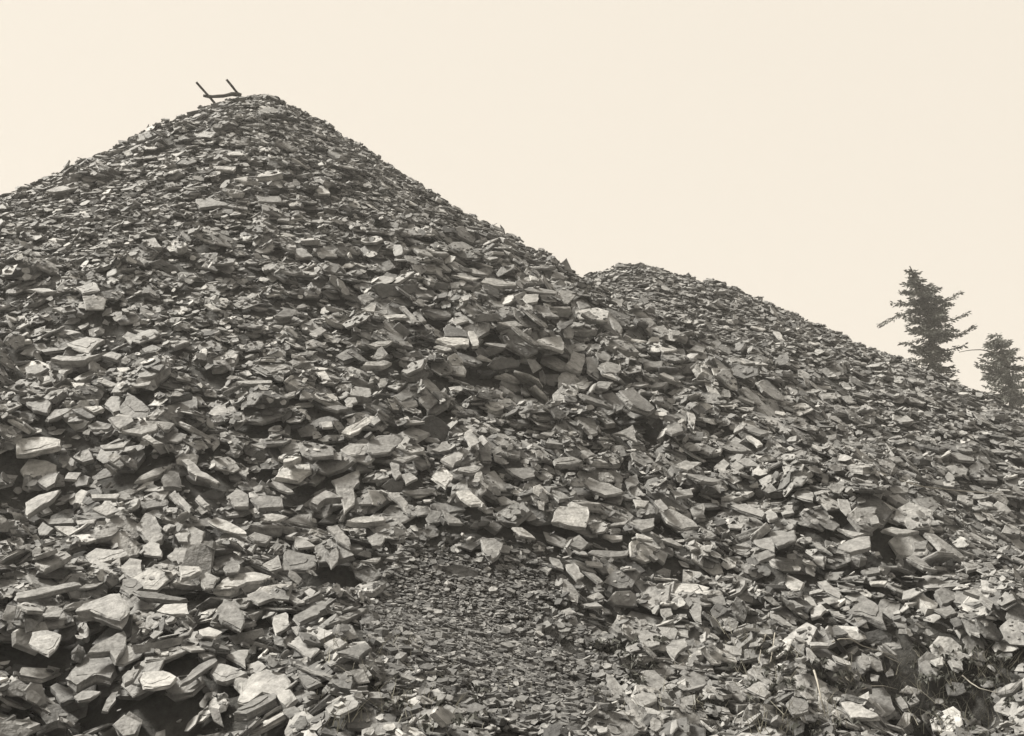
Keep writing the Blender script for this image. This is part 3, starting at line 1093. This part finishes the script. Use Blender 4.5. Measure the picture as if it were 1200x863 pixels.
def chips(per_m2, lo, hi, only_fine, layer, minpx=2.2, upper=False):
    jj, ii = np.nonzero(VIS)
    N = np.random.poisson(per_m2 * (GS * VST) ** 2, len(jj))
    rep = np.repeat(np.arange(len(jj)), N)
    x = X0 + (ii[rep] + np.random.rand(len(rep))) * GS * VST
    y = Y0 + (jj[rep] + np.random.rand(len(rep))) * GS * VST
    z = hm_at(x, y)
    u, v = proj(np.column_stack([x, y, z]))
    f = coarse(u, v)
    s = lo * (hi / lo) ** (np.random.rand(len(x)) ** 1.6)
    if only_fine: s = s * np.clip(f / 0.3, 1, 1.6)
    ok = (u > -60) & (u < W0 + 60) & (v < H0 + 80) & (s / y * F > minpx)
    if only_fine: ok &= ((f < 0.8) & (v < 560)) if upper else ((f < 0.62) & (v > 560))
    ui = np.clip(u.astype(int), 0, int(W0) - 1); vi = np.clip(v.astype(int), 0, int(H0) - 1)
    ok &= ~BLOCK[vi, ui]
    if layer == 3: ok &= np.random.rand(len(x)) > 0.25 * np.exp(-(((u - 1060) / 200) ** 2 + ((v - 720) / 140) ** 2) ** 2)
    x, y, z, s = x[ok], y[ok], z[ok], s[ok]
    e = 0.06
    nx_ = -(hm_at(x + e, y) - hm_at(x - e, y)) / (2 * e); ny_ = -(hm_at(x, y + e) - hm_at(x, y - e)) / (2 * e)
    nx_ = np.clip(nx_, -1, 1) * 0.6 + np.random.normal(0, 0.22, len(x)); ny_ = np.clip(ny_, -1, 1) * 0.6 + np.random.normal(0, 0.22, len(x))
    for k in range(len(x)):
        tp = T_CHIP[np.random.randint(len(T_CHIP))]
        R = rot_from(np.array([nx_[k], ny_[k], 1.0]), random.uniform(0, 6.283))
        STONES.append((tp, s[k], R, np.array([x[k], y[k], z[k] - 0.1 * s[k]]), float(np.clip(np.random.normal(0.30 if layer == 4 else 0.46, 0.18), 0.03, 0.82)), layer))
chips(1500, 0.018, 0.06, True, 4)
chips(420, 0.04, 0.1, True, 4)
chips(45, 0.045, 0.11, False, 3, 3.0)
chips(60, 0.05, 0.1, True, 3, 2.4, True)
chips(110, 0.03, 0.075, False, 3, 3.5)

# ------------------------------------------------------------------ joined rubble and the single slabs
def bake(stones, name, label, cat='rubble'):
    Vs, Ls, Ss, Ts, tn, lc = [], [], [], [], [], []
    vo = lo = 0
    for tp, s, R, o, tone, _ in stones:
        v = tp['V'] * s
        Vs.append(v @ R.T + o)
        l, st, tt = tp['F']
        Ls.append(l + vo); Ss.append(st + lo); Ts.append(tt)
        tn.append(np.full(len(v), tone)); lc.append(v + np.random.uniform(0, 40, 3))
        vo += len(v); lo += len(l)
    me = mesh_np(name, np.concatenate(Vs), np.concatenate(Ls), np.concatenate(Ss), np.concatenate(Ts), M_SLATE, np.concatenate(tn), np.concatenate(lc))
    o = link(name, me)
    tag(o, label, cat, kind='stuff')
    return o

# the procedural slabs that show largest become things of their own
cand = []
for k, (tp, s, R, o, tone, layer) in enumerate(STONES):
    top = o + R[:, 2] * tp['t'] * s
    u, v = proj(top[None]); u, v = u[0], v[0]
    if not (5 < u < W0 - 5 and 5 < v < H0 - 5): continue
    if hm_at(top[0:1], top[1:2])[0] > top[2] + 0.03: continue
    view = top - np.array([0, 0, CAMZ]); dist = np.linalg.norm(view)
    P = (tp['p'] * s) @ R[:, :2].T + top
    uu, vv = proj(P)
    area = 0.5 * abs(np.dot(uu, np.roll(vv, 1)) - np.dot(vv, np.roll(uu, 1))) + tp['t'] * s / dist * F * (uu.max() - uu.min())
    cand.append((area, k, u, v, dist))
cand.sort(reverse=True)
TRACED.sort(key=lambda t: (t['label'] is None, -t['area']))
keep_t = TRACED[:280]
single = cand[:300 - len(keep_t)]
pick = {c[1] for c in single}

SHORT = {(0, 0): 'large humped slab', (0, 2): 'big rough boulder slab', (0, 4): 'pale oval slab', (1, 10): 'cracked ragged slab', (1, 5): 'round-ended slate bar',
         (4, 0): 'black pentagonal slab', (4, 10): 'notched upright slab', (4, 11): 'long thick-edged slab', (5, 0): 'squarish layered slab', (6, 0): 'smooth six-sided slab',
         (9, 1): 'rough fan-shaped slab', (9, 3): 'bright pointed slab', (10, 0): 'wedge-shaped block', (11, 0): 'jutting dark block', (11, 2): 'bright bridging slab',
         (12, 18): 'pointed skyline stone', (13, 0): 'very long flank slab', (14, 0): 'large triangular slab', (15, 0): 'isolated thick slab', (18, 2): 'bare crest of the tall heap'}
MARKS = [(SHORT[t['key']], t['uv']) for t in TRACED if t.get('key') in SHORT]
MARKS += [('crossbar frame', np.array([258.0, 112.0])), ('fine chippings hollow', np.array([560.0, 730.0])), ('top of the low heap', np.array([745.0, 315.0])), ('tall conifer', np.array([1090.0, 450.0]))]

def slab_label(tone, length, width, thick, R, n, u, v):
    c = 'pale' if tone > 0.68 else ('dark' if tone < 0.36 else ('grey' if tone < 0.53 else 'light grey'))
    el = length / max(width, 1e-3)
    sh = 'long narrow' if el > 2.2 else ('chunky' if thick / length > 0.24 else ('oblong' if el > 1.5 else 'broad'))
    size = 'small ' if length < 0.24 else ('large ' if length > 0.52 else '')
    nx, nz = R[0, 2], R[2, 2]
    tl = 'upturned ' if nz < 0.66 else ('level ' if nz > 0.93 else '')
    sides = {3: 'three-cornered', 4: 'four-cornered', 5: 'five-cornered', 6: 'six-cornered'}.get(n, 'many-cornered')
    nm, p = min(MARKS, key=lambda m: (m[1][0] - u) ** 2 + ((m[1][1] - v) * 1.4) ** 2)
    du, dv = u - p[0], v - p[1]
    rel = 'uphill of' if dv < -abs(du) * 0.7 else ('downhill of' if dv > abs(du) * 0.7 else 'beside')
    return f'{size}{tl}{c} {sh} {sides} slate stone {rel} the {nm}'

LABELLED = []
for area, k, u, v, dist in single:
    tp, s, R, o, tone, layer = STONES[k]
    V = tp['V'] * s
    me = mesh_np('slate_stone', V, *tp['F'], M_SLATE, np.full(len(V), tone), V + np.random.uniform(0, 40, 3))
    ob = link('slate_stone', me)
    ob.matrix_world = Matrix.Translation(Vector(o)) @ Matrix(R.tolist()).to_4x4()
    lb = slab_label(tone, s, s * tp['w'], s * tp['t'], R, len(tp['p']), u, v)
    LABELLED.append((ob, lb))

for t in keep_t:
    V = t['V']
    me = mesh_np('slate_stone', V, *t['F'], M_SLATE, np.full(len(V), t['tone']), V + np.random.uniform(0, 40, 3))
    ob = link('slate_stone', me)
    ob.matrix_world = Matrix.Translation(Vector(t['o'])) @ Matrix(t['R'].tolist()).to_4x4()
    lb = t['label'] or slab_label(t['tone'], *t['size'], t['R'], t['n'], *t['uv'])
    LABELLED.append((ob, lb))
for t in TRACED[len(keep_t):]:
    STONES.append((dict(V=t['V'], F=t['F']), 1.0, t['R'], t['o'], t['tone'], 9))

from collections import Counter
CNT = Counter(lb for _, lb in LABELLED)
for ob, lb in LABELLED:
    tag(ob, lb, 'stone', ('look-alike stones: ' + lb) if CNT[lb] > 1 else 'loose slate stones on the heaps')

rest = [s for k, s in enumerate(STONES) if k not in pick]
own = hm_at(np.array([s[3][0] for s in rest]), np.array([s[3][1] for s in rest]), OWN)
far = [s for s, w in zip(rest, own) if w and s[3][1] > 15 and s[5] != 4]
near = [s for s, w in zip(rest, own) if not (w and s[3][1] > 15) and s[5] != 4]
fine = [s for s in rest if s[5] == 4]
bake(near, 'slate_rubble', 'loose slate rubble covering the slope of the tall heap and its foot')
bake(far, 'slate_rubble', 'smaller slate rubble covering the low heap behind')
bake(fine, 'slate_chippings', 'fine dark slate chippings filling the hollow at the foot of the tall heap', 'chippings')
print('STONES', len(STONES), 'tris', sum(sum(s[0]['F'][2] - 2) for s in STONES))

# ------------------------------------------------------------------ tubes, foliage
def tube_arrays(pts, rad, k=7, r=None, rough=0.0):
    pts = np.array(pts, float); n = len(pts)
    rad = np.broadcast_to(rad, (n,)) if np.ndim(rad) == 0 else np.array(rad)
    V = []
    for i in range(n):
        d = pts[min(i + 1, n - 1)] - pts[max(i - 1, 0)]; d /= np.linalg.norm(d)
        a = np.cross(d, [0.31, 0.2, 0.93]); a /= np.linalg.norm(a); b = np.cross(d, a)
        for j in range(k):
            w = 2 * math.pi * j / k
            rr = rad[i] * (1 + (r.uniform(-rough, rough) if r is not None else 0))
            V.append(pts[i] + rr * (math.cos(w) * a + math.sin(w) * b))
    F_ = []
    for i in range(n - 1):
        for j in range(k):
            F_.append([i * k + j, i * k + (j + 1) % k, (i + 1) * k + (j + 1) % k, (i + 1) * k + j])
    F_.append(list(range(k))[::-1]); F_.append([(n - 1) * k + j for j in range(k)])
    return np.array(V), F_

def join(parts):
    Vs, Fs, o = [], [], 0
    for V, F_ in parts:
        Vs.append(V); Fs += [[i + o for i in f] for f in F_]; o += len(V)
    return np.concatenate(Vs), Fs

def build(name, parts, mat, parent=None, origin=None, smooth=False):
    V, F_ = join(parts)
    if origin is not None: V = V - np.array(origin)
    me = mesh_np(name, V, *flat(F_), mat)
    if smooth: me.polygons.foreach_set('use_smooth', np.ones(len(F_), bool))
    return link(name, me, parent)

def empty(name, loc):
    e = link(name, None); e.location = loc; e.empty_display_size = 0.2
    return e

def resample(pts, k):
    pts = np.array(pts, float); t = np.linspace(0, len(pts) - 1, k)
    i = np.clip(t.astype(int), 0, len(pts) - 2); f = (t - i)[:, None]
    return pts[i] * (1 - f) + pts[i + 1] * f

rt = np.random.default_rng(17)
# ---- the frame on the crest: two slanting bars and a rough crossbar
YF = 24.6
root = at(262, 118, YF)
fr = empty('crossbar_frame', root)
tag(fr, 'dark wooden frame of two slanting bars and a crossbar on the crest', 'frame')
for top, foot in (((230, 96.5), (256, 126)), ((265.5, 93.5), (283, 115))):
    a, b = at(*top, YF - 0.25), at(*foot, YF + 0.12)
    build('bar', [tube_arrays(resample([a, b], 6), 0.028, 8, rt, 0.12)], M_WOOD, fr, root)
cb = [at(238.5, 112.3, YF - 0.07), at(246, 113.6, YF - 0.07), at(262, 112.6, YF - 0.06), at(274, 110, YF - 0.05), at(283, 112, YF)]
build('crossbar', [tube_arrays(resample(cb, 11), [0.03, .038, .04, .038, .036, .038, .04, .046, .055, .05, .04], 9, rt, 0.14)], M_WOOD, fr, root)

# ---- conifers behind the low heap
def spray(p, d, ln, r):
    """a small flat spray of needles: two crossed slim blades"""
    out = []
    d = d / np.linalg.norm(d)
    for _ in range(2):
        s_ = np.cross(d, r.normal(0, 1, 3)); s_ /= np.linalg.norm(s_) + 1e-6
        w = ln * r.uniform(0.10, 0.2)
        V = np.array([p, p + d * ln * 0.45 + s_ * w, p + d * ln, p + d * ln * 0.45 - s_ * w])
        out.append((V, [[0, 1, 2, 3]]))
    return out

def conifer(label, trunk_px, Y, boughs, dens, r):
    T = np.array([at(u, v, Y) for u, v in trunk_px]); base = T[0].copy(); base[2] = -2.22; T[0] = base
    t = empty('conifer_tree', base); tag(t, label, 'tree', 'conifers behind the low heap')
    TT = resample(T, 24)
    build('trunk', [tube_arrays(TT, np.linspace(0.2, 0.02, 24), 8, r, 0.08)], M_BARK, t, base)
    br, fo = [], []
    for o, e, droop in boughs:
        k = 9
        L = resample([o, e], k); ln = np.linalg.norm(e - o)
        x = np.linspace(0, 1, k); L[:, 2] += droop * ln * np.sin(x * math.pi) * 0.35 + 0.05 * ln * x * x
        br.append(tube_arrays(L, np.linspace(0.028, 0.006, k), 4))
        m = int(dens * (4 + ln * 20))
        for _ in range(m):
            q = r.random() ** 0.85
            i = min(int(q * (k - 1)), k - 2); p = L[i] + (L[i + 1] - L[i]) * (q * (k - 1) - i)
            d = (L[i + 1] - L[i]); d = d / np.linalg.norm(d)
            side = np.cross(d, [0, 0, 1]) * r.choice([-1, 1])
            dd = d * r.uniform(0.2, 0.9) + side * r.uniform(0.1, 0.9) + np.array([0, 0, r.uniform(-0.6, 0.25)])
            fo += spray(p + r.normal(0, 0.03 + 0.035 * (1 - q), 3), dd, r.uniform(0.07, 0.22), r)
    build('branches', br, M_BARK, t, base)
    build('crown', fo, M_NEEDLE, t, base)
    return t

def bough_set(Y, trunk_px, levels, r):
    """levels: (row, half width in pixels, count)"""
    T = np.array(trunk_px, float); T = T[np.argsort(T[:, 1])]
    out = []
    for v, hw, c in levels:
        for _ in range(c):
            vv = v + r.uniform(-4, 4); uu = np.interp(vv, T[:, 1], T[:, 0])
            o = at(uu, vv, Y)
            az = r.uniform(0, 2 * math.pi); ln = hw * r.uniform(0.55, 1.1) / F * Y
            e = o + np.array([math.cos(az) * ln, math.sin(az) * ln, r.uniform(-0.3, 0.12) * ln])
            out.append((o, e, r.uniform(-0.5, 0.1)))
    return out

Y1_ = 44.0
trunk1 = [(1104, 610), (1099, 500), (1093, 430), (1090, 380), (1084, 345), (1074, 328), (1066, 312)]
lv = [(318, 5, 4), (326, 11, 7), (333, 19, 9), (341, 25, 11), (349, 27, 12), (358, 28, 12), (367, 28, 12), (376, 28, 12), (385, 28, 12), (394, 28, 12), (404, 29, 12),
      (414, 27, 10), (423, 28, 10), (432, 31, 11), (442, 34, 11), (452, 36, 11), (463, 40, 10), (476, 42, 8), (495, 45, 7), (520, 50, 6)]
bs = bough_set(Y1_, trunk1, lv, rt)
for o, e, dr in [((1086, 362), (1029, 386), 0.2), ((1088, 350), (1044, 358), -0.2), ((1090, 352), (1127, 343), -0.4), ((1092, 374), (1134, 369), -0.3), ((1092, 392), (1142, 385), -0.4),
                 ((1090, 395), (1056, 405), -0.1), ((1090, 368), (1052, 370), -0.3), ((1094, 408), (1130, 406), -0.3), ((1092, 420), (1060, 430), 0.1), ((1078, 333), (1063, 335), 0.1)]:
    bs.append((at(*o, Y1_), at(*e, Y1_ + rt.uniform(-0.6, 0.6)), dr))
conifer('tall ragged conifer with bent tip standing alone behind the low heap', trunk1, Y1_, bs, 3.4, rt)

Y2_ = 47.0
trunk2 = [(1190, 600), (1188, 500), (1184, 450), (1176, 415), (1166, 396)]
lv2 = [(396, 8, 7), (403, 16, 10), (411, 24, 13), (421, 32, 15), (432, 38, 16), (444, 42, 15), (455, 38, 13), (465, 42, 12), (478, 44, 10), (495, 46, 8), (520, 50, 6)]
bs2 = bough_set(Y2_, trunk2, lv2, rt)
t2 = conifer('shorter bushy conifer beyond the tall ragged one, with an arching bare branch', trunk2, Y2_, bs2, 3.2, rt)
arch = [at(u, v, Y2_ - 1) for u, v in ((1184, 428), (1176, 419), (1164, 413), (1150, 410), (1136, 410.5), (1124, 413))]
build('bare_branch', [tube_arrays(resample(arch, 14), np.linspace(0.035, 0.012, 14), 6)], M_BARK, t2, np.array(t2.location))

# ---- dry twigs and a thin pole lying on the rubble
def lying(name, px, rad, label, group, lift=0.05, mat=M_TWIG):
    P = []
    for u, v in px:
        h = hit(u, v)
        if h is None: return
        P.append(h)
    P = np.array(P)
    yy = P[:, 1]; med = np.median(yy)                      # the twig is straight in depth between its ends
    P = np.array([at(u, v, y) for (u, v), y in zip(px, np.clip(np.linspace(yy[0], yy[-1], len(px)), med - 0.5, med + 0.5) - lift)])
    o = P.mean(0)
    Q = resample(P, 4 * len(P))
    ob = build(name, [tube_arrays(Q, np.linspace(rad, rad * 0.45, len(Q)), 6, rt, 0.12)], mat, None, o, True)
    ob.location = o
    tag(ob, label, 'twig', group)
lying('dry_twig', [(975, 753), (984, 749), (997, 749), (1010, 757), (1030, 763), (1052, 770)], 0.008, 'bent pale twig reaching across the dark hollow under the fan-shaped slab', 'dry twigs on the rubble')
lying('dry_twig', [(1033, 766), (1043, 772), (1054, 777)], 0.007, 'short straight pale twig next to the bent one in the dark hollow', 'dry twigs on the rubble')
lying('dry_twig', [(1128, 792), (1137, 800), (1148, 807), (1168, 812)], 0.008, 'curved drooping stem among the weeds past the dark hollow', 'dry twigs on the rubble')
lying('dry_twig', [(954, 786), (958, 800), (962, 818), (968, 842)], 0.010, 'upright dry stalk leaning beside the bright pointed slab', 'dry twigs on the rubble', 0.25)
lying('dry_twig', [(908, 742), (906, 758), (903, 776)], 0.007, 'pale forked stalk standing among weeds', 'dry twigs on the rubble', 0.25)
lying('dry_twig', [(897, 744), (892, 760), (889, 778)], 0.006, 'thin stalk standing close to the pale forked one', 'dry twigs on the rubble', 0.25)
lying('dry_twig', [(1010, 808), (1022, 804), (1036, 804), (1052, 808)], 0.006, 'thin arched stem over the lumpy pale stone', 'dry twigs on the rubble', 0.12)
lying('thin_pole', [(1021, 551), (1048, 561), (1078, 570), (1120, 575), (1172, 579)], 0.013, 'long thin pole lying across the rubble below the low heap', None, 0.1)

# ---- dry grass in the hollow and among the weedy rubble
blades = []
def tuft(u, v, n, hgt):
    h = hit(u, v)
    if h is None: return
    for _ in range(n):
        p = h + np.append(rt.normal(0, 0.06, 2), -0.05)
        d = np.append(rt.normal(0, 0.45, 2), 1.0); L_ = hgt * rt.uniform(0.5, 1.1)
        bend = np.append(rt.normal(0, 0.35, 2), -0.25) * L_
        side = np.cross(d, [0, 1, 0]); side /= np.linalg.norm(side); w = rt.uniform(0.0016, 0.0034)
        V = []
        for q in (0, 0.4, 0.75, 1):
            c = p + d * L_ * q + bend * q * q
            V += [c - side * w * (1.05 - q), c + side * w * (1.05 - q)]
        blades.append((np.array(V), [[0, 1, 3, 2], [2, 3, 5, 4], [4, 5, 7, 6]]))
for _ in range(26): tuft(rt.uniform(385, 500), rt.uniform(745, 850), 7, 0.2)
for _ in range(14): tuft(rt.uniform(500, 720), rt.uniform(780, 855), 5, 0.16)
for _ in range(34): tuft(rt.uniform(860, 1000), rt.uniform(735, 855), 7, 0.24)
for _ in range(44): tuft(rt.uniform(1040, 1195), rt.uniform(765, 860), 7, 0.26)
for _ in range(14): tuft(rt.uniform(720, 860), rt.uniform(770, 850), 5, 0.2)
straw, blades = blades, []
def weed(u, v, n, hgt):
    h = hit(u, v)
    if h is None: return
    for _ in range(n):
        p = h + np.append(rt.normal(0, 0.10, 2), -0.04)
        for _ in range(5):
            d = np.append(rt.normal(0, 0.8, 2), rt.uniform(0.3, 1.0)); d /= np.linalg.norm(d); L_ = hgt * rt.uniform(0.5, 1.2)
            side = np.cross(d, rt.normal(0, 1, 3)); side /= np.linalg.norm(side) + 1e-6; w = L_ * rt.uniform(0.10, 0.2)
            m = p + d * L_ * 0.5 + np.array([0, 0, 0.02])
            blades.append((np.array([p, m + side * w, p + d * L_ - np.array([0, 0, 0.25 * L_]), m - side * w]), [[0, 1, 2, 3]]))
for _ in range(26): weed(rt.uniform(1060, 1198), rt.uniform(755, 860), 4, 0.11)
for _ in range(16): weed(rt.uniform(865, 985), rt.uniform(750, 858), 4, 0.1)
for _ in range(12): weed(rt.uniform(690, 760), rt.uniform(740, 800), 5, 0.12)
for _ in range(10): weed(rt.uniform(440, 560), rt.uniform(800, 860), 4, 0.1)
wd_ = build('low_weeds', blades, M_LEAF)
tag(wd_, 'dark low weeds growing in the hollows at the foot of the rubble', 'weeds', kind='stuff')
g = build('dry_grass', straw, M_STRAW)
tag(g, 'sparse thin dry grass growing between the stones at the foot', 'grass', kind='stuff')

# ------------------------------------------------------------------ thin damp air
def haze_box():
    x0, x1, y0, y1, z0, z1 = -3050, 3050, -3050, 3050, -3.2, 13.5
    V = [(x, y, z) for z in (z0, z1) for y in (y0, y1) for x in (x0, x1)]
    F_ = [[0, 2, 3, 1], [4, 5, 7, 6], [0, 1, 5, 4], [2, 6, 7, 3], [0, 4, 6, 2], [1, 3, 7, 5]]
    m = bpy.data.materials.new('thin_haze'); m.use_nodes = True
    n = m.node_tree.nodes; n.clear()
    out = n.new('ShaderNodeOutputMaterial'); v = n.new('ShaderNodeVolumePrincipled')
    v.inputs['Color'].default_value = (0.95, 0.93, 0.89, 1)
    v.inputs['Density'].default_value = 0.0016
    v.inputs['Anisotropy'].default_value = 0.2
    m.node_tree.links.new(v.outputs[0], out.inputs['Volume'])
    o = link('haze', mesh_np('haze', np.array(V, float), *flat(F_), m))
    tag(o, 'thin pale haze softening the far heap and trees', 'haze', kind='stuff')
haze_box()
